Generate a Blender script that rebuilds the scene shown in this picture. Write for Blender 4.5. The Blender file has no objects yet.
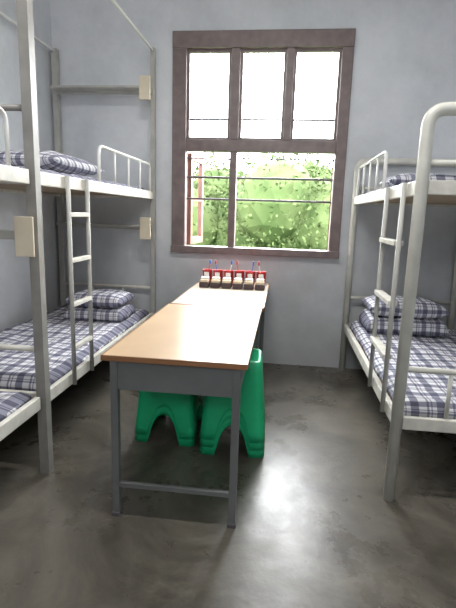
import bpy, bmesh, math, random
import numpy as np
from mathutils import Vector, Matrix, noise
random.seed(4)
scene = bpy.context.scene
COL = scene.collection

# ---------------------------------------------------------------- materials
def mat_base(name):
    m = bpy.data.materials.new(name); m.use_nodes = True
    nt = m.node_tree
    b = nt.nodes.get('Principled BSDF')
    return m, nt, b
def mat(name, col, rough=0.5, metal=0.0, var=0.08, scale=6.0, bump=0.0, bscale=60.0, spec=0.5):
    m, nt, b = mat_base(name)
    b.inputs['Roughness'].default_value = rough
    b.inputs['Metallic'].default_value = metal
    b.inputs['Specular IOR Level'].default_value = spec
    tc = nt.nodes.new('ShaderNodeTexCoord')
    n = nt.nodes.new('ShaderNodeTexNoise'); n.inputs['Scale'].default_value = scale
    n.inputs['Detail'].default_value = 5
    r = nt.nodes.new('ShaderNodeValToRGB')
    r.color_ramp.elements[0].position = 0.3; r.color_ramp.elements[1].position = 0.7
    r.color_ramp.elements[0].color = [c*(1-var) for c in col]+[1]
    r.color_ramp.elements[1].color = [min(1,c*(1+var)) for c in col]+[1]
    nt.links.new(tc.outputs['Object'], n.inputs['Vector'])
    nt.links.new(n.outputs['Fac'], r.inputs['Fac'])
    nt.links.new(r.outputs['Color'], b.inputs['Base Color'])
    if bump > 0:
        n2 = nt.nodes.new('ShaderNodeTexNoise'); n2.inputs['Scale'].default_value = bscale
        bp = nt.nodes.new('ShaderNodeBump'); bp.inputs['Strength'].default_value = bump
        bp.inputs['Distance'].default_value = 0.01
        nt.links.new(tc.outputs['Object'], n2.inputs['Vector'])
        nt.links.new(n2.outputs['Fac'], bp.inputs['Height'])
        nt.links.new(bp.outputs['Normal'], b.inputs['Normal'])
    return m

M_ceil = mat('ceiling_paint', (0.82,0.82,0.82), 0.9)
M_cream = mat('cream_enamel', (0.62,0.60,0.54), 0.4, var=0.16, scale=14)
M_post = mat('backlit_enamel', (0.25,0.24,0.22), 0.4, var=0.16, scale=10)  # cream bed enamel with its backlit shade put into the colour
M_postR = mat('pale_enamel', (0.40,0.395,0.365), 0.4, var=0.12, scale=10)
M_hoop = mat('hoop_enamel', (0.58,0.575,0.52), 0.38, var=0.10, scale=10)
M_white = mat('white_enamel', (0.74,0.74,0.71), 0.35)
M_plate = mat('label_wood', (0.62,0.55,0.42), 0.6)
M_board = mat('bed_board', (0.35,0.27,0.18), 0.7)
M_frame = mat('window_wood', (0.165,0.125,0.12), 0.42, var=0.18, scale=15)
M_sash = mat('red_sash_wood', (0.17,0.075,0.055), 0.5, var=0.15, scale=12)
M_iron = mat('iron_bar', (0.10,0.09,0.10), 0.5)
M_top1 = mat('tan_laminate', (0.57,0.41,0.26), 0.28, var=0.08, scale=4, spec=.4)
M_top2 = mat('cream_laminate', (0.60,0.53,0.43), 0.28, var=0.06, scale=4, spec=.4)
M_edge = mat('table_edging', (0.26,0.12,0.05), 0.5)
M_tleg = mat('table_steel', (0.15,0.155,0.155), 0.4, var=0.12)
M_green = mat('green_plastic', (0.012,0.45,0.19), 0.35, var=0.08)
M_red = mat('red_plastic', (0.50,0.03,0.03), 0.35)
M_label = mat('white_label', (0.8,0.78,0.72), 0.5)
M_towel = mat('beige_towel', (0.62,0.50,0.36), 0.9, bump=0.4)
M_dark = mat('dark_case', (0.06,0.035,0.035), 0.5)
M_blue = mat('blue_plastic', (0.05,0.15,0.5), 0.4)
M_ground = mat('grass', (0.05,0.09,0.025), 0.9, var=0.3)

# wall plaster : pale paint with grime, lower part darkened by dirt and painted-in shade
m, nt, b = mat_base('painted_plaster'); M_wall = m
b.inputs['Roughness'].default_value=.75
N=nt.nodes; L=nt.links
geo=N.new('ShaderNodeNewGeometry')
n=N.new('ShaderNodeTexNoise'); n.inputs['Scale'].default_value=1.3; n.inputs['Detail'].default_value=9; n.inputs['Roughness'].default_value=.68
r=N.new('ShaderNodeValToRGB'); r.color_ramp.elements[0].position=.34; r.color_ramp.elements[1].position=.60
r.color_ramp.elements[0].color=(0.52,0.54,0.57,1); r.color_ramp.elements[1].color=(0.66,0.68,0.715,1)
L.new(geo.outputs['Position'],n.inputs['Vector']); L.new(n.outputs['Fac'],r.inputs['Fac'])
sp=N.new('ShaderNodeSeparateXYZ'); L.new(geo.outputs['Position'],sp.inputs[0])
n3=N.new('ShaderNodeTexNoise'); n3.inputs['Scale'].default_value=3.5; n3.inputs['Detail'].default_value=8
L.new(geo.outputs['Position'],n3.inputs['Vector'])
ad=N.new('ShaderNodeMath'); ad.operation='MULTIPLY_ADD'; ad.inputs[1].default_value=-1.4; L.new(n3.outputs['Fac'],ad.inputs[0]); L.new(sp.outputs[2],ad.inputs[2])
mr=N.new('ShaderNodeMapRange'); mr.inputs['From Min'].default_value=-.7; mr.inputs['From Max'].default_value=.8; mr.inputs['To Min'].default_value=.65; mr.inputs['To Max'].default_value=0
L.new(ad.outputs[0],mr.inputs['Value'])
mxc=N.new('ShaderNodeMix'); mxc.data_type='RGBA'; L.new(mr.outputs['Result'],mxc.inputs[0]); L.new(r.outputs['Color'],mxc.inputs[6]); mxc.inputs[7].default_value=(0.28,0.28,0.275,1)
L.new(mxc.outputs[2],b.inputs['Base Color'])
n4=N.new('ShaderNodeTexNoise'); n4.inputs['Scale'].default_value=22; L.new(geo.outputs['Position'],n4.inputs['Vector'])
bp=N.new('ShaderNodeBump'); bp.inputs['Strength'].default_value=.15; bp.inputs['Distance'].default_value=.01
L.new(n4.outputs['Fac'],bp.inputs['Height']); L.new(bp.outputs['Normal'],b.inputs['Normal'])

# floor
m, nt, b = mat_base('polished_concrete'); M_floor = m
tc = nt.nodes.new('ShaderNodeTexCoord')
n = nt.nodes.new('ShaderNodeTexNoise'); n.inputs['Scale'].default_value = 1.8; n.inputs['Detail'].default_value = 12; n.inputs['Roughness'].default_value = .72
n.inputs['Distortion'].default_value=.9
r = nt.nodes.new('ShaderNodeValToRGB')
r.color_ramp.elements[0].position=.34; r.color_ramp.elements[0].color=(0.042,0.037,0.029,1)
r.color_ramp.elements[1].position=.66; r.color_ramp.elements[1].color=(0.160,0.146,0.120,1)
n2 = nt.nodes.new('ShaderNodeTexNoise'); n2.inputs['Scale'].default_value = 2.2; n2.inputs['Detail'].default_value = 12; n2.inputs['Roughness'].default_value=.7
r2 = nt.nodes.new('ShaderNodeMapRange'); r2.inputs['From Min'].default_value=.35; r2.inputs['From Max'].default_value=.65
r2.inputs['To Min'].default_value=.20; r2.inputs['To Max'].default_value=.44
bp = nt.nodes.new('ShaderNodeBump'); bp.inputs['Strength'].default_value=.22; bp.inputs['Distance'].default_value=.02
for a in (n,n2): nt.links.new(tc.outputs['Object'], a.inputs['Vector'])
nt.links.new(n.outputs['Fac'], r.inputs['Fac']); nt.links.new(r.outputs['Color'], b.inputs['Base Color'])
nt.links.new(n2.outputs['Fac'], r2.inputs['Value']); nt.links.new(r2.outputs['Result'], b.inputs['Roughness'])
nt.links.new(n2.outputs['Fac'], bp.inputs['Height']); nt.links.new(bp.outputs['Normal'], b.inputs['Normal'])

# plaid cloth
def plaid_mat(name, period=0.13):
    m, nt, b = mat_base(name)
    b.inputs['Roughness'].default_value = .9
    L = nt.links; N = nt.nodes
    tc = N.new('ShaderNodeTexCoord'); sp = N.new('ShaderNodeSeparateXYZ'); L.new(tc.outputs['Object'], sp.inputs[0])
    def math_(op, a, b2=None):
        k = N.new('ShaderNodeMath'); k.operation = op
        for i,v in enumerate((a,b2)):
            if v is None: continue
            if isinstance(v,(int,float)): k.inputs[i].default_value = v
            else: L.new(v, k.inputs[i])
        return k.outputs[0]
    u = math_('ADD', sp.outputs[0], 0.0)
    v = math_('ADD', sp.outputs[1], sp.outputs[2])
    def stripe(c, per, off, w):
        f = math_('FRACT', math_('ADD', math_('DIVIDE', c, per), off))
        return math_('LESS_THAN', f, w)
    def pat(c):
        a = math_('MULTIPLY', stripe(c, period, 0.0, .32), 0.40)
        t = math_('MULTIPLY', stripe(c, period, .38, .09), 0.36)
        t2 = math_('MULTIPLY', stripe(c, period, .22, .06), 0.30)
        return math_('ADD', math_('ADD', a, t), t2)
    tot = math_('ADD', pat(u), pat(v))
    rr = N.new('ShaderNodeValToRGB')
    e = rr.color_ramp.elements
    e[0].position=0; e[0].color=(0.74,0.74,0.76,1)
    e[1].position=1; e[1].color=(0.03,0.03,0.065,1)
    k = e.new(.42); k.color=(0.23,0.23,0.30,1)
    L.new(tot, rr.inputs['Fac']); L.new(rr.outputs['Color'], b.inputs['Base Color'])
    return m
M_plaid = plaid_mat('plaid_cotton', .12)
M_plaid2 = plaid_mat('plaid_pillow_cotton', .10)

# glass
m, nt, b = mat_base('window_glass'); M_glass = m
nt.nodes.remove(b)
tr = nt.nodes.new('ShaderNodeBsdfTransparent'); gl = nt.nodes.new('ShaderNodeBsdfGlossy'); gl.inputs['Roughness'].default_value=.02
mx = nt.nodes.new('ShaderNodeMixShader'); mx.inputs[0].default_value=.05
nt.links.new(tr.outputs[0], mx.inputs[1]); nt.links.new(gl.outputs[0], mx.inputs[2])
nt.links.new(mx.outputs[0], nt.nodes['Material Output'].inputs[0])
# leaves
m, nt, b = mat_base('leaves'); M_leaf = m
b.inputs['Roughness'].default_value=.8
b.inputs['Specular IOR Level'].default_value=.1
tc = nt.nodes.new('ShaderNodeTexCoord'); n = nt.nodes.new('ShaderNodeTexNoise'); n.inputs['Scale'].default_value=1.6; n.inputs['Detail'].default_value=8
r = nt.nodes.new('ShaderNodeValToRGB'); r.color_ramp.elements[0].position=.35; r.color_ramp.elements[1].position=.65
r.color_ramp.elements[0].color=(0.023,0.038,0.011,1); r.color_ramp.elements[1].color=(0.046,0.062,0.023,1)
nt.links.new(tc.outputs['Object'], n.inputs['Vector']); nt.links.new(n.outputs['Fac'], r.inputs['Fac'])
nt.links.new(r.outputs['Color'], b.inputs['Base Color'])

# ---------------------------------------------------------------- helpers
def empty(name, loc=(0,0,0)):
    o = bpy.data.objects.new(name, None); o.location = loc; o.empty_display_size=.1
    COL.objects.link(o); return o
def link(me, name, mt, parent=None, smooth=False):
    o = bpy.data.objects.new(name, me); COL.objects.link(o)
    if mt: me.materials.append(mt)
    if smooth:
        for p in me.polygons: p.use_smooth = True
    if parent: o.parent = parent
    return o
def box(name, xr, yr, zr, mt, parent=None, bevel=0.0):
    cx,cy,cz = sum(xr)/2,sum(yr)/2,sum(zr)/2
    bm = bmesh.new(); bmesh.ops.create_cube(bm, size=1)
    for v in bm.verts:
        v.co = Vector((v.co.x*abs(xr[1]-xr[0]), v.co.y*abs(yr[1]-yr[0]), v.co.z*abs(zr[1]-zr[0])))
    if bevel>0:
        bmesh.ops.bevel(bm, geom=bm.edges[:], offset=bevel, segments=2, affect='EDGES', profile=.6)
    me = bpy.data.meshes.new(name); bm.to_mesh(me); bm.free()
    o = link(me, name, mt, parent); o.location = (cx,cy,cz)
    return o
def round_path(pts, rad, seg=6):
    pts = [Vector(p) for p in pts]; out=[pts[0]]
    for i in range(1,len(pts)-1):
        a,b,c = pts[i-1],pts[i],pts[i+1]
        d1=(a-b).normalized(); d2=(c-b).normalized()
        rr=min(rad,(a-b).length*.49,(c-b).length*.49)
        p1=b+d1*rr; p2=b+d2*rr
        for k in range(seg+1):
            t=k/seg
            out.append(p1*(1-t)**2+b*2*t*(1-t)+p2*t*t)
    out.append(pts[-1]); return out
def tube(name, pts, r, mt, parent=None, rad=0.0, seg=12, square=False):
    pts = round_path(pts, rad) if rad>0 else [Vector(p) for p in pts]
    if square: seg=4
    bm=bmesh.new(); rings=[]
    t0=(pts[1]-pts[0]).normalized()
    up=Vector((0,0,1)) if abs(t0.z)<.9 else Vector((0,1,0))
    nrm=(up-t0*up.dot(t0)).normalized()
    for i,p in enumerate(pts):
        if i==0: t=t0
        elif i==len(pts)-1: t=(pts[i]-pts[i-1]).normalized()
        else: t=((pts[i+1]-pts[i]).normalized()+(pts[i]-pts[i-1]).normalized()).normalized()
        nrm=(nrm-t*nrm.dot(t)).normalized(); bi=t.cross(nrm)
        ring=[]
        for k in range(seg):
            a=2*math.pi*(k+.5)/seg
            rr = r*1.414 if square else r
            ring.append(bm.verts.new(p+nrm*math.cos(a)*rr+bi*math.sin(a)*rr))
        rings.append(ring)
    for a,b_ in zip(rings,rings[1:]):
        for k in range(seg):
            bm.faces.new((a[k],a[(k+1)%seg],b_[(k+1)%seg],b_[k]))
    bm.faces.new(rings[0][::-1]); bm.faces.new(rings[-1])
    bmesh.ops.recalc_face_normals(bm, faces=bm.faces[:])
    me=bpy.data.meshes.new(name); bm.to_mesh(me); bm.free()
    return link(me,name,mt,parent,smooth=not square)
def mattress(name, xr, yr, zr, mt, lump=.012, seed=0):
    lx,ly,lz = xr[1]-xr[0], yr[1]-yr[0], zr[1]-zr[0]
    bm=bmesh.new(); nx,ny=26,60
    def P(u,v,top):
        e = min(1,(1-abs(u))*lx/2/.05); f=min(1,(1-abs(v))*ly/2/.05)
        k = math.sqrt(max(0,1-(1-e)**2))*math.sqrt(max(0,1-(1-f)**2))
        x=u*lx/2; y=v*ly/2
        z = lz*(.45+.55*k)+ lump*k*noise.noise(Vector((x*5+seed,y*4,seed)))+lump*.9*k*noise.noise(Vector((x*9,y*16+seed,seed)))
        wob=.012*noise.noise(Vector((x*6,y*7+seed,3)))*(1-k)
        return Vector((x+wob,y+wob,z))
    g=[[bm.verts.new(P(-1+2*i/nx,-1+2*j/ny,True)) for j in range(ny+1)] for i in range(nx+1)]
    for i in range(nx):
        for j in range(ny): bm.faces.new((g[i][j],g[i+1][j],g[i+1][j+1],g[i][j+1]))
    bd=[e for e in bm.edges if e.is_boundary]
    ext=bmesh.ops.extrude_edge_only(bm, edges=bd)
    nv=[v for v in ext['geom'] if isinstance(v,bmesh.types.BMVert)]
    for v in nv: v.co.z=0
    ne=[e for e in ext['geom'] if isinstance(e,bmesh.types.BMEdge) and e.is_boundary]
    bmesh.ops.contextual_create(bm, geom=ne)
    bmesh.ops.recalc_face_normals(bm, faces=bm.faces[:])
    me=bpy.data.meshes.new(name); bm.to_mesh(me); bm.free()
    o=link(me,name,mt,None,True); o.location=(sum(xr)/2,sum(yr)/2,zr[0]); return o
def pillow(name, c, l, w, h, mt, rz=0, tilt=0, seed=0, ex=3.0):
    bm=bmesh.new(); n_=24
    def P(u,v,s):
        k=(max(0,1-abs(u)**ex)**.5)*(max(0,1-abs(v)**ex)**.5)
        pin=1-.05*(1-abs(u)**2)*abs(v)**2
        pin2=1-.05*(1-abs(v)**2)*abs(u)**2
        z=s*h/2*k + .012*k*noise.noise(Vector((u*3+seed,v*3,s)))
        return Vector((u*l/2*pin2, v*w/2*pin, z))
    T=[[None]*(n_+1) for _ in range(n_+1)]; B=[[None]*(n_+1) for _ in range(n_+1)]
    for i in range(n_+1):
        for j in range(n_+1):
            u=-1+2*i/n_; v=-1+2*j/n_
            u=math.sin(u*math.pi/2); v=math.sin(v*math.pi/2)
            T[i][j]=bm.verts.new(P(u,v,1))
            B[i][j]=T[i][j] if i in(0,n_) or j in(0,n_) else bm.verts.new(P(u,v,-1))
    for i in range(n_):
        for j in range(n_):
            bm.faces.new((T[i][j],T[i+1][j],T[i+1][j+1],T[i][j+1]))
            try: bm.faces.new((B[i][j],B[i][j+1],B[i+1][j+1],B[i+1][j]))
            except ValueError: pass
    me=bpy.data.meshes.new(name); bm.to_mesh(me); bm.free()
    o=link(me,name,mt,None,True); o.location=c; o.rotation_euler=(tilt,0,rz); return o

# ---------------------------------------------------------------- room
XL,XR,YB,YF,ZC = -2.05,1.52,4.10,-1.8,3.3
box('floor',(XL-.2,XR+.2),(YF-.2,YB+.2),(-.15,0),M_floor)
box('ceiling',(XL-.2,XR+.2),(YF-.2,YB+.2),(ZC,ZC+.15),M_ceil)
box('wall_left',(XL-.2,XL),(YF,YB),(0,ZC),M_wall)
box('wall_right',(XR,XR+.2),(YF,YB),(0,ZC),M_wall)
WX0,WX1,WZ0,WZ1 = -.96,.45,1.02,2.75
TH=.16
def wall_hole(name, y0,y1, hx0,hx1,hz0,hz1):
    p=empty(name)
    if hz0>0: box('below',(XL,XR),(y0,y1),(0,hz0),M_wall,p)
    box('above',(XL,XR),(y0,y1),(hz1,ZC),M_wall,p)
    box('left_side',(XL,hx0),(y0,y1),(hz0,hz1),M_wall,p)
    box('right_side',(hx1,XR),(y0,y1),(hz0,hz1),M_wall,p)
wall_hole('wall_back',YB,YB+TH,WX0,WX1,WZ0,WZ1)
# entrance wall behind the viewpoint: transom opening above the door added for frontal fill
wall_hole('wall_front',YF-.16,YF,-.45,.35,2.2,2.75)
DR=empty('door_1',(0,YF+.025,0))
box('door_leaf',(-.45,.35),(-.02,.015),(.01,2.1),M_frame,DR,.004)
tube('door_handle',[(.27,.015,1.0),(.27,.06,1.0),(.17,.06,1.0)],.01,M_iron,DR,rad=.02)

# window
W=empty('window_1')
fy=(YB-.03,YB+.07)
box('frame_left',(-.99,-.87),fy,(.99,2.78),M_frame,W,.006)
box('frame_right',(.385,.475),fy,(.99,2.78),M_frame,W,.006)
box('frame_top',(-.99,.475),(fy[0]-.01,fy[1]),(2.655,2.785),M_frame,W,.006)
box('frame_bottom',(-.99,.475),(fy[0]-.03,fy[1]),(.985,1.045),M_frame,W,.006)
box('transom',(-.87,.385),fy,(1.85,1.945),M_frame,W,.005)
box('mullion_1',(-.50,-.425),fy,(1.945,2.655),M_frame,W,.005)
box('mullion_2',(-.05,.01),fy,(1.945,2.655),M_frame,W,.005)
box('mullion_low',(-.49,-.43),fy,(1.045,1.85),M_frame,W,.005)
for i,(a,b_) in enumerate([(-.87,-.50),(-.425,-.05),(.01,.385)]):
    s=.022; sy=(YB+.0,YB+.04)
    box(f'sash_{i}_l',(a,a+s),sy,(1.945,2.655),M_frame,W)
    box(f'sash_{i}_r',(b_-s,b_),sy,(1.945,2.655),M_frame,W)
    box(f'sash_{i}_b',(a+s,b_-s),sy,(1.945,1.945+s),M_frame,W)
    box(f'sash_{i}_t',(a+s,b_-s),sy,(2.655-s,2.655),M_frame,W)
    box(f'pane_{i}',(a+s,b_-s),(YB+.018,YB+.022),(1.945+s,2.655-s),M_glass,W)
for i,z in enumerate((1.455,1.64,1.80,2.12,)):
    tube(f'bar_{i}',[(-.93,YB+.055,z),(.43,YB+.055,z)],.0095 if i!=2 else .006,M_iron,W)
def leaf(nm, hx, ang, w):
    e=bpy.data.objects.new(nm,None); COL.objects.link(e); e.parent=W
    e.location=(hx,YB+.09,0); e.rotation_euler=(0,0,ang)
    for k,(xr,zr) in enumerate([((0,.05),(1.05,1.85)),((w-.05,w),(1.05,1.85)),((.05,w-.05),(1.05,1.11)),((.05,w-.05),(1.79,1.85)),((.05,w-.05),(1.44,1.47))]):
        box(f'stile_{k}',xr,(-.02,.02),zr,M_sash,e)
    box('leaf_pane',(.05,w-.05),(-.002,.002),(1.11,1.79),M_glass,e)
leaf('casement_left',-.86,math.radians(84),.40)
leaf('casement_right',.40,math.radians(72),.40)

# ---------------------------------------------------------------- bunk beds
def bunk(name, xf, xb, y0, y1, canopy, near_end=True, ladder=None, guard=None, mpost=M_post, zl=.40, zu=1.47, H=2.65):
    B=empty(name); s = 1 if xf>xb else -1
    pr=.024
    ends=[y0,y1] if near_end else [y0,y1-.05]
    if canopy:
        for i,y in enumerate(ends):
            if not near_end and i==1: continue
            tube(f'post_front_{i}',[(xf,y,0),(xf,y,H)],pr if i==0 else .019,mpost if i==0 else M_postR,B,square=True)
            tube(f'post_back_{i}',[(xb,y,0),(xb,y,H)],pr,mpost if i==0 else M_postR,B,square=True)
            tube(f'headboard_low_{i}',[(xb,y,.655),(xf,y,.655)],.014,M_cream,B)
            for k in range(1,3):
                xx=xb+(xf-xb)*k/3
                tube(f'baluster_low_{i}_{k}',[(xx,y,.44),(xx,y,.655)],.009,M_cream,B)
            if i==0:
                tube(f'headboard_top_{i}',[(xb,y,1.77),(xf,y,1.77)],.014,mpost,B)
        for xx,nm in ((xf,'front'),(xb,'back')):
            box(f'canopy_{nm}',(xx-.008,xx+.008),(y0+.025,y1-.025),(H-.026,H-.010),M_white,B)
    else:
        for i,y in enumerate(ends):
            tube(f'end_hoop_{i}',[(xf,y,0),(xf,y,1.785),(xb,y,1.785),(xb,y,0)],.027,mpost,B,rad=.075,seg=16)
            tube(f'headboard_mid_{i}',[(xb,y,1.57),(xf,y,1.57)],.014,mpost,B)
            tube(f'headboard_low_{i}',[(xb,y,.66),(xf,y,.66)],.014,mpost,B)
            for k in range(1,4):
                xx=xf+(xb-xf)*k/4
                tube(f'baluster_low_{i}_{k}',[(xx,y,.44),(xx,y,.66)],.010,mpost,B)
    for z,nm in ((zl,'lower'),(zu,'upper')):
        for xx,n3 in ((xf,'front'),(xb,'back')):
            box(f'rail_{nm}_{n3}',(xx-.014,xx+.014),(y0+.025,y1-.025),(z-.032,z+.032),M_cream,B,.004)
        for i,y in enumerate((y0,y1-.0)):
            if not near_end and i==1: continue
            box(f'rail_{nm}_end_{i}',(min(xf,xb)+.025,max(xf,xb)-.025),(y-.014,y+.014),(z-.03,z+.03),M_cream,B,.004)
        box(f'board_{nm}',(min(xf,xb)+.018,max(xf,xb)-.018),(y0+.03,y1-.03),(z-.012,z+.006),M_board,B)
    if ladder:
        ya,yb_=ladder; xo=xf+s*.028
        for k,y in enumerate((ya,yb_)):
            tube(f'ladder_rail_{k}',[(xo,y,zl-.03),(xo,y,zu+.03)],.012,M_postR,B)
        for k in range(4 if canopy else 3):
            z=(zl+.18+k*(zu-zl-.2)/3.6) if canopy else (.66,.93,1.22)[k]
            wd=.012 if canopy else .022
            box(f'ladder_rung_{k}',(xo-wd,xo+wd),(ya,yb_),(z-.012,z+.012),M_cream,B,.003)
    if guard:
        ga,gb=guard
        tube('guard_hoop',[(xf,ga,zu+.0),(xf,ga,zu+.25),(xf,gb,zu+.25),(xf,gb,zu)],.010,M_white,B,rad=.06)
        nb=3
        for k in range(1,nb+1):
            y=ga+(gb-ga)*k/(nb+1)
            tube(f'guard_baluster_{k}',[(xf,y,zu+.03),(xf,y,zu+.25)],.007,M_white,B)
    return B
XF,XBk=-1.15,-2.0
b1=bunk('bunk_bed',XF,XBk,2.07,4.05,True,True,(2.36,2.60),(2.85,3.95))
for i,(y,z) in enumerate(((2.07,1.205),(4.05,1.19),(4.05,2.30))):
    yy=y-.035
    box(f'shelf_strip_{i}',(XBk+.03,XF+.0),(yy-.03,yy+.008),(z-.015,z+.025),M_postR,b1,.003)
    if i!=0: box(f'shelf_board_{i}',(XBk+.03,XF-.03),(yy-.14,yy-.03),(z+.005,z+.023),M_postR,b1,.003)
    box(f'name_plate_{i}',(XF-.06,XF+.03),(yy-.042,yy-.031) if i==0 else (yy-.16,yy-.14),(z-.09,z+.09),M_plate,b1,.003)
b2=bunk('bunk_bed',XF,XBk,.05,2.04,True,False,None,(.9,1.88))
b3=bunk('bunk_bed',.57,1.44,2.12,4.03,False,True,(2.30,2.66),(2.92,3.93),M_hoop)

# bedding
for i,(xr,ya,yb_) in enumerate((((-1.97,-1.175),2.12,4.0),((-1.97,-1.175),.1,2.0),((.60,1.41),2.17,3.98))):
    for z in (.408,1.478):
        mattress('mattress',xr,(ya,yb_),(z,z+(.070 if z<1 else .050)),M_plaid,seed=i*3+z)
def bedroll(cx,cy,z,l,w,h1,h2,seed):
    mattress('folded_quilt',(cx-l/2,cx+l/2),(cy-w/2,cy+w/2),(z,z+h1),M_plaid2,.012,seed)
    pillow('pillow',(cx,cy,z+h1+h2/2+.004),l*.99,w*.98,h2,M_plaid2,seed=seed,ex=5)
bedroll(-1.44,3.55,.488,.46,.36,.085,.11,1)
bedroll(.95,3.70,.488,.58,.40,.11,.125,2)
pillow('pillow',(-1.5,2.85,1.60),.5,.7,.13,M_plaid2,seed=5)
pillow('pillow',(.95,3.6,1.595),.5,.36,.11,M_plaid2,seed=6)
pillow('pillow',(-1.5,1.6,1.595),.5,.36,.11,M_plaid2,seed=7)

# ---------------------------------------------------------------- tables
def table(name, x0,x1,y0,y1, mt):
    T=empty(name); z=.75; e=.007
    box('top',(x0+e,x1-e),(y0+e,y1-e),(z-.022,z),mt,T)
    box('edge_front',(x0,x1),(y0,y0+e),(z-.022,z+.0005),M_edge,T)
    box('edge_back',(x0,x1),(y1-e,y1),(z-.022,z+.0005),M_edge,T)
    box('edge_left',(x0,x0+e),(y0+e,y1-e),(z-.022,z+.0005),M_edge,T)
    box('edge_right',(x1-e,x1),(y0+e,y1-e),(z-.022,z+.0005),M_edge,T)
    i=.045
    lx=(x0+i+.0,x1-i); ly=(y0+.04,y1-.04)
    for a,x in enumerate(lx):
        for b_,y in enumerate(ly):
            box(f'leg_{a}{b_}',(x-.016,x+.016),(y-.016,y+.016),(.012,z-.022),M_tleg,T,.003)
            box(f'foot_{a}{b_}',(x-.019,x+.019),(y-.019,y+.019),(0,.02),M_iron,T,.003)
    for k,y in enumerate(ly):
        box(f'apron_end_{k}',(lx[0]+.016,lx[1]-.016),(y-.010,y+.010),(z-.155,z-.022),M_tleg,T)
    box('foot_bar',(lx[0]+.016,lx[1]-.016),(ly[0]-.010,ly[0]+.010),(.14,.16),M_tleg,T)
    for k,x in enumerate(lx):
        box(f'apron_side_{k}',(x-.010,x+.010),(ly[0]+.016,ly[1]-.016),(z-.155,z-.022),M_tleg,T)
    return T
TX0,TX1=-.722,-.115
table('desk_table',TX0,TX1,1.76,2.90,M_top1)
table('desk_table',TX0+.012,TX1+.012,2.912,4.03,M_top2)

# toiletries row
for i in range(6):
    x=-.612+i*.089; y=3.78
    C=empty('toothbrush_cup',(x,y,.75)); C.scale=(1.1,1.1,1.3)
    bm=bmesh.new()
    prof=[(.0,0),(.030,0),(.032,.004),(.037,.095),(.039,.098),(.034,.096),(.029,.008),(0,.006)]
    seg=20; rings=[[bm.verts.new((r_*math.cos(2*math.pi*k/seg),r_*math.sin(2*math.pi*k/seg),z_)) for k in range(seg)] for r_,z_ in prof[1:-1]]
    for a,b_ in zip(rings,rings[1:]):
        for k in range(seg): bm.faces.new((a[k],a[(k+1)%seg],b_[(k+1)%seg],b_[k]))
    bm.faces.new(rings[0][::-1]); bm.faces.new(rings[-1])
    me=bpy.data.meshes.new('cup'); bm.to_mesh(me); bm.free(); link(me,'cup_body',M_red,C,True)
    tube('handle',[(-.02,.03,.08),(-.03,.052,.075),(-.03,.052,.03),(-.02,.028,.025)],.004,M_red,C,rad=.015,seg=8)
    dx=.02*(-1)**i
    tube('toothbrush_handle',[(-dx*.5,0,.012),(dx,.0,.14)],.0035,[M_red,M_blue,M_white][i%3],C,seg=8)
    box('toothbrush_head',(dx-.006,dx+.006),(-.008,.006),(.135,.16),M_red if i%2 else M_blue,C,.002)
    box('label',(-.018,.018),(-.041,-.037),(.06,.085),M_label,C,.001)
    S=empty('soap_box',(x,y-.115,.75))
    box('case',(-.038,.038),(-.055,.055),(0,.042),M_dark,S,.006)
    box('towel',(-.034,.034),(-.050,.050),(.042,.066),M_towel,S,.010)
    box('towel_fold',(-.030,.030),(-.020,.050),(.066,.080),M_label,S,.006)

# ---------------------------------------------------------------- stools
def stool(cx,cy,z0,rz=0):
    h=.45; bw,tw=.185,.145; bm=bmesh.new(); n_=30; rows=10
    def ring(t,z):
        hw=bw+(tw-bw)*(z/h)
        s=int(t)%4; f=(t-int(t))*2-1
        p=Vector((f*hw,-hw))
        rc=.04
        if abs(f)*hw>hw-rc:
            q=(abs(f)*hw-(hw-rc))/rc; a=q*math.pi/4
            p=Vector((math.copysign(hw-rc+rc*math.sin(a)*1.0,f), -(hw-rc+rc*math.cos(a))))
        for _ in range(s): p=Vector((-p.y,p.x))
        return Vector((p.x,p.y,z))
    cols=[]
    for s in range(4):
        for k in range(n_):
            f=-1+2*k/n_
            zm=0
            if abs(f)<.48: zm=.17*math.sqrt(max(0,1-(f/.48)**2))+.01
            col=[bm.verts.new(ring(s+k/n_, zm+(h-.012-zm)*(j/rows))) for j in range(rows+1)]
            col.append(bm.verts.new(ring(s+k/n_,h)*1.0))
            v=col[-1]; v.co.x*=.965; v.co.y*=.965
            cols.append(col)
    m_=len(cols)
    for i in range(m_):
        a=cols[i]; b_=cols[(i+1)%m_]
        for j in range(rows+1): bm.faces.new((a[j],b_[j],b_[j+1],a[j+1]))
    prev=[c[-1] for c in cols]
    for sc,z in ((.86,h),(.84,h-.004),(.18,h-.004),(.12,h-.012)):
        cur=[bm.verts.new((c[-1].co.x*sc,c[-1].co.y*sc,z)) for c in cols]
        for i in range(m_): bm.faces.new((prev[i],prev[(i+1)%m_],cur[(i+1)%m_],cur[i]))
        prev=cur
    bmesh.ops.recalc_face_normals(bm, faces=bm.faces[:])
    me=bpy.data.meshes.new('plastic_stool'); bm.to_mesh(me); bm.free()
    o=link(me,'plastic_stool',M_green,None,True); o.location=(cx,cy,z0); o.rotation_euler=(0,0,rz)
    md=o.modifiers.new('thick','SOLIDIFY'); md.thickness=.004; md.offset=-1
    return o
for k in range(3): stool(-.235,2.57,k*.045,.03)
for k in range(2): stool(-.63,2.64,k*.045,-.05)

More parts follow.
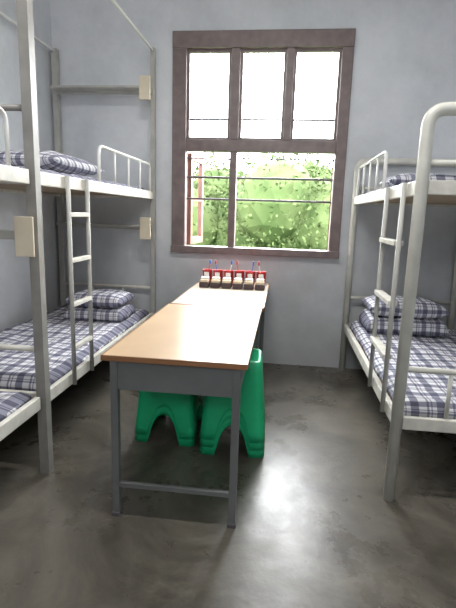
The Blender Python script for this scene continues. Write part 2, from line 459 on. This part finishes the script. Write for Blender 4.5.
# ---------------------------------------------------------------- outside
box('ground_outside',(-30,30),(4.5,45),(-.4,-.2),M_ground)
rng=np.random.default_rng(3)
blobs=[]
for i in range(60):
    x=rng.uniform(-11,10); y=rng.uniform(9.5,14); r_=rng.uniform(.9,1.5)
    top=2.5+ .22*math.sin(x*1.1+1)+rng.uniform(-.3,.2)+(y-11)*.12 - .06*x
    blobs.append((x,y,top-r_,r_))
for x in np.arange(-11,10,.8):
    blobs.append((x,11.5+rng.uniform(-.5,.5),.5,1.4)); blobs.append((x+.4,12.5,1.2,1.1))
V=[];F=[]
for (x,y,z,r_) in blobs:
    n_=1400
    d=rng.normal(size=(n_,3)); d/=np.linalg.norm(d,axis=1)[:,None]
    rad=r_*(.78+.30*rng.random(n_))
    c=np.array([x,y,z])+d*rad[:,None]
    A=rng.normal(size=(n_,3)); A/=np.linalg.norm(A,axis=1)[:,None]
    Bb=np.cross(A,rng.normal(size=(n_,3))); Bb/=np.linalg.norm(Bb,axis=1)[:,None]
    S=rng.uniform(.03,.07,size=(n_,1))
    q=np.stack([c-A*S,c+Bb*S*.5,c+A*S,c-Bb*S*.5],axis=1).reshape(-1,3)
    i0=len(V); V+=q.tolist()
    F+=[(i0+4*k,i0+4*k+1,i0+4*k+2,i0+4*k+3) for k in range(n_)]
bm=bmesh.new()
for (x,y,z,r_) in blobs:
    bmesh.ops.create_icosphere(bm,subdivisions=2,radius=r_*.80,matrix=Matrix.Translation((x,y,z)))
bm.verts.index_update()
i0=len(V); V+=[tuple(v.co) for v in bm.verts]; F+=[tuple(v.index+i0 for v in f.verts) for f in bm.faces]; bm.free()
me=bpy.data.meshes.new('tree_foliage'); me.from_pydata(V,[],F); link(me,'tree_foliage',M_leaf)

# ---------------------------------------------------------------- light
w=bpy.data.worlds.new('World'); scene.world=w; w.use_nodes=True
bg=w.node_tree.nodes['Background']; bg.inputs[0].default_value=(0.96,0.98,1,1); bg.inputs[1].default_value=30.0
def portal(name,loc,rot,sx,sy):
    l=bpy.data.lights.new(name,'AREA'); l.shape='RECTANGLE'; l.size=sx; l.size_y=sy; l.cycles.is_portal=True
    o=bpy.data.objects.new(name,l); COL.objects.link(o); o.location=loc; o.rotation_euler=rot
portal('window_daylight',(-.25,YB+.12,1.88),(math.radians(-90),0,0),1.4,1.75)
portal('transom_fill',(-.05,YF-.165,2.475),(math.radians(90),0,0),.8,.55)  # portal sampling sky through the added fill opening
Lm=empty('ceiling_fill_lamp',(-.25,1.6,ZC))  # unseen lamp and housing, added as fill for the interior
box('housing',(-.65,.65),(-.05,.05),(-.05,0),M_white,Lm,.005)
me_l=bpy.data.lights.new('tube','AREA'); me_l.shape='RECTANGLE'; me_l.size=1.2; me_l.size_y=.08; me_l.energy=42
me_l.color=(1,.98,.95)
o=bpy.data.objects.new('fill_light',me_l); COL.objects.link(o); o.parent=Lm; o.location=(0,0,-.06)

# ---------------------------------------------------------------- camera
R=Vector((.993,.052,-.1117)); Fd=Vector((.1195,-.1866,.975)).normalized()
D=Vector((-.03,.982,.1916)); D=(D-Fd*D.dot(Fd)).normalized(); R=D.cross(Fd)
right=Vector((R.x,Fd.x,-D.x)); down=Vector((R.y,Fd.y,-D.y)); fwd=Vector((R.z,Fd.z,-D.z))
cam=bpy.data.cameras.new('camera'); co=bpy.data.objects.new('camera',cam); COL.objects.link(co)
mt4=Matrix((( right.x,-down.x,-fwd.x,0),(right.y,-down.y,-fwd.y,0),(right.z,-down.z,-fwd.z,1.337),(0,0,0,1)))
co.matrix_world=mt4
cam.sensor_fit='VERTICAL'; cam.sensor_height=36; cam.lens=465/608*36; cam.clip_start=.05
scene.camera=co
scene.view_settings.view_transform='Standard'
scene.view_settings.exposure=.1
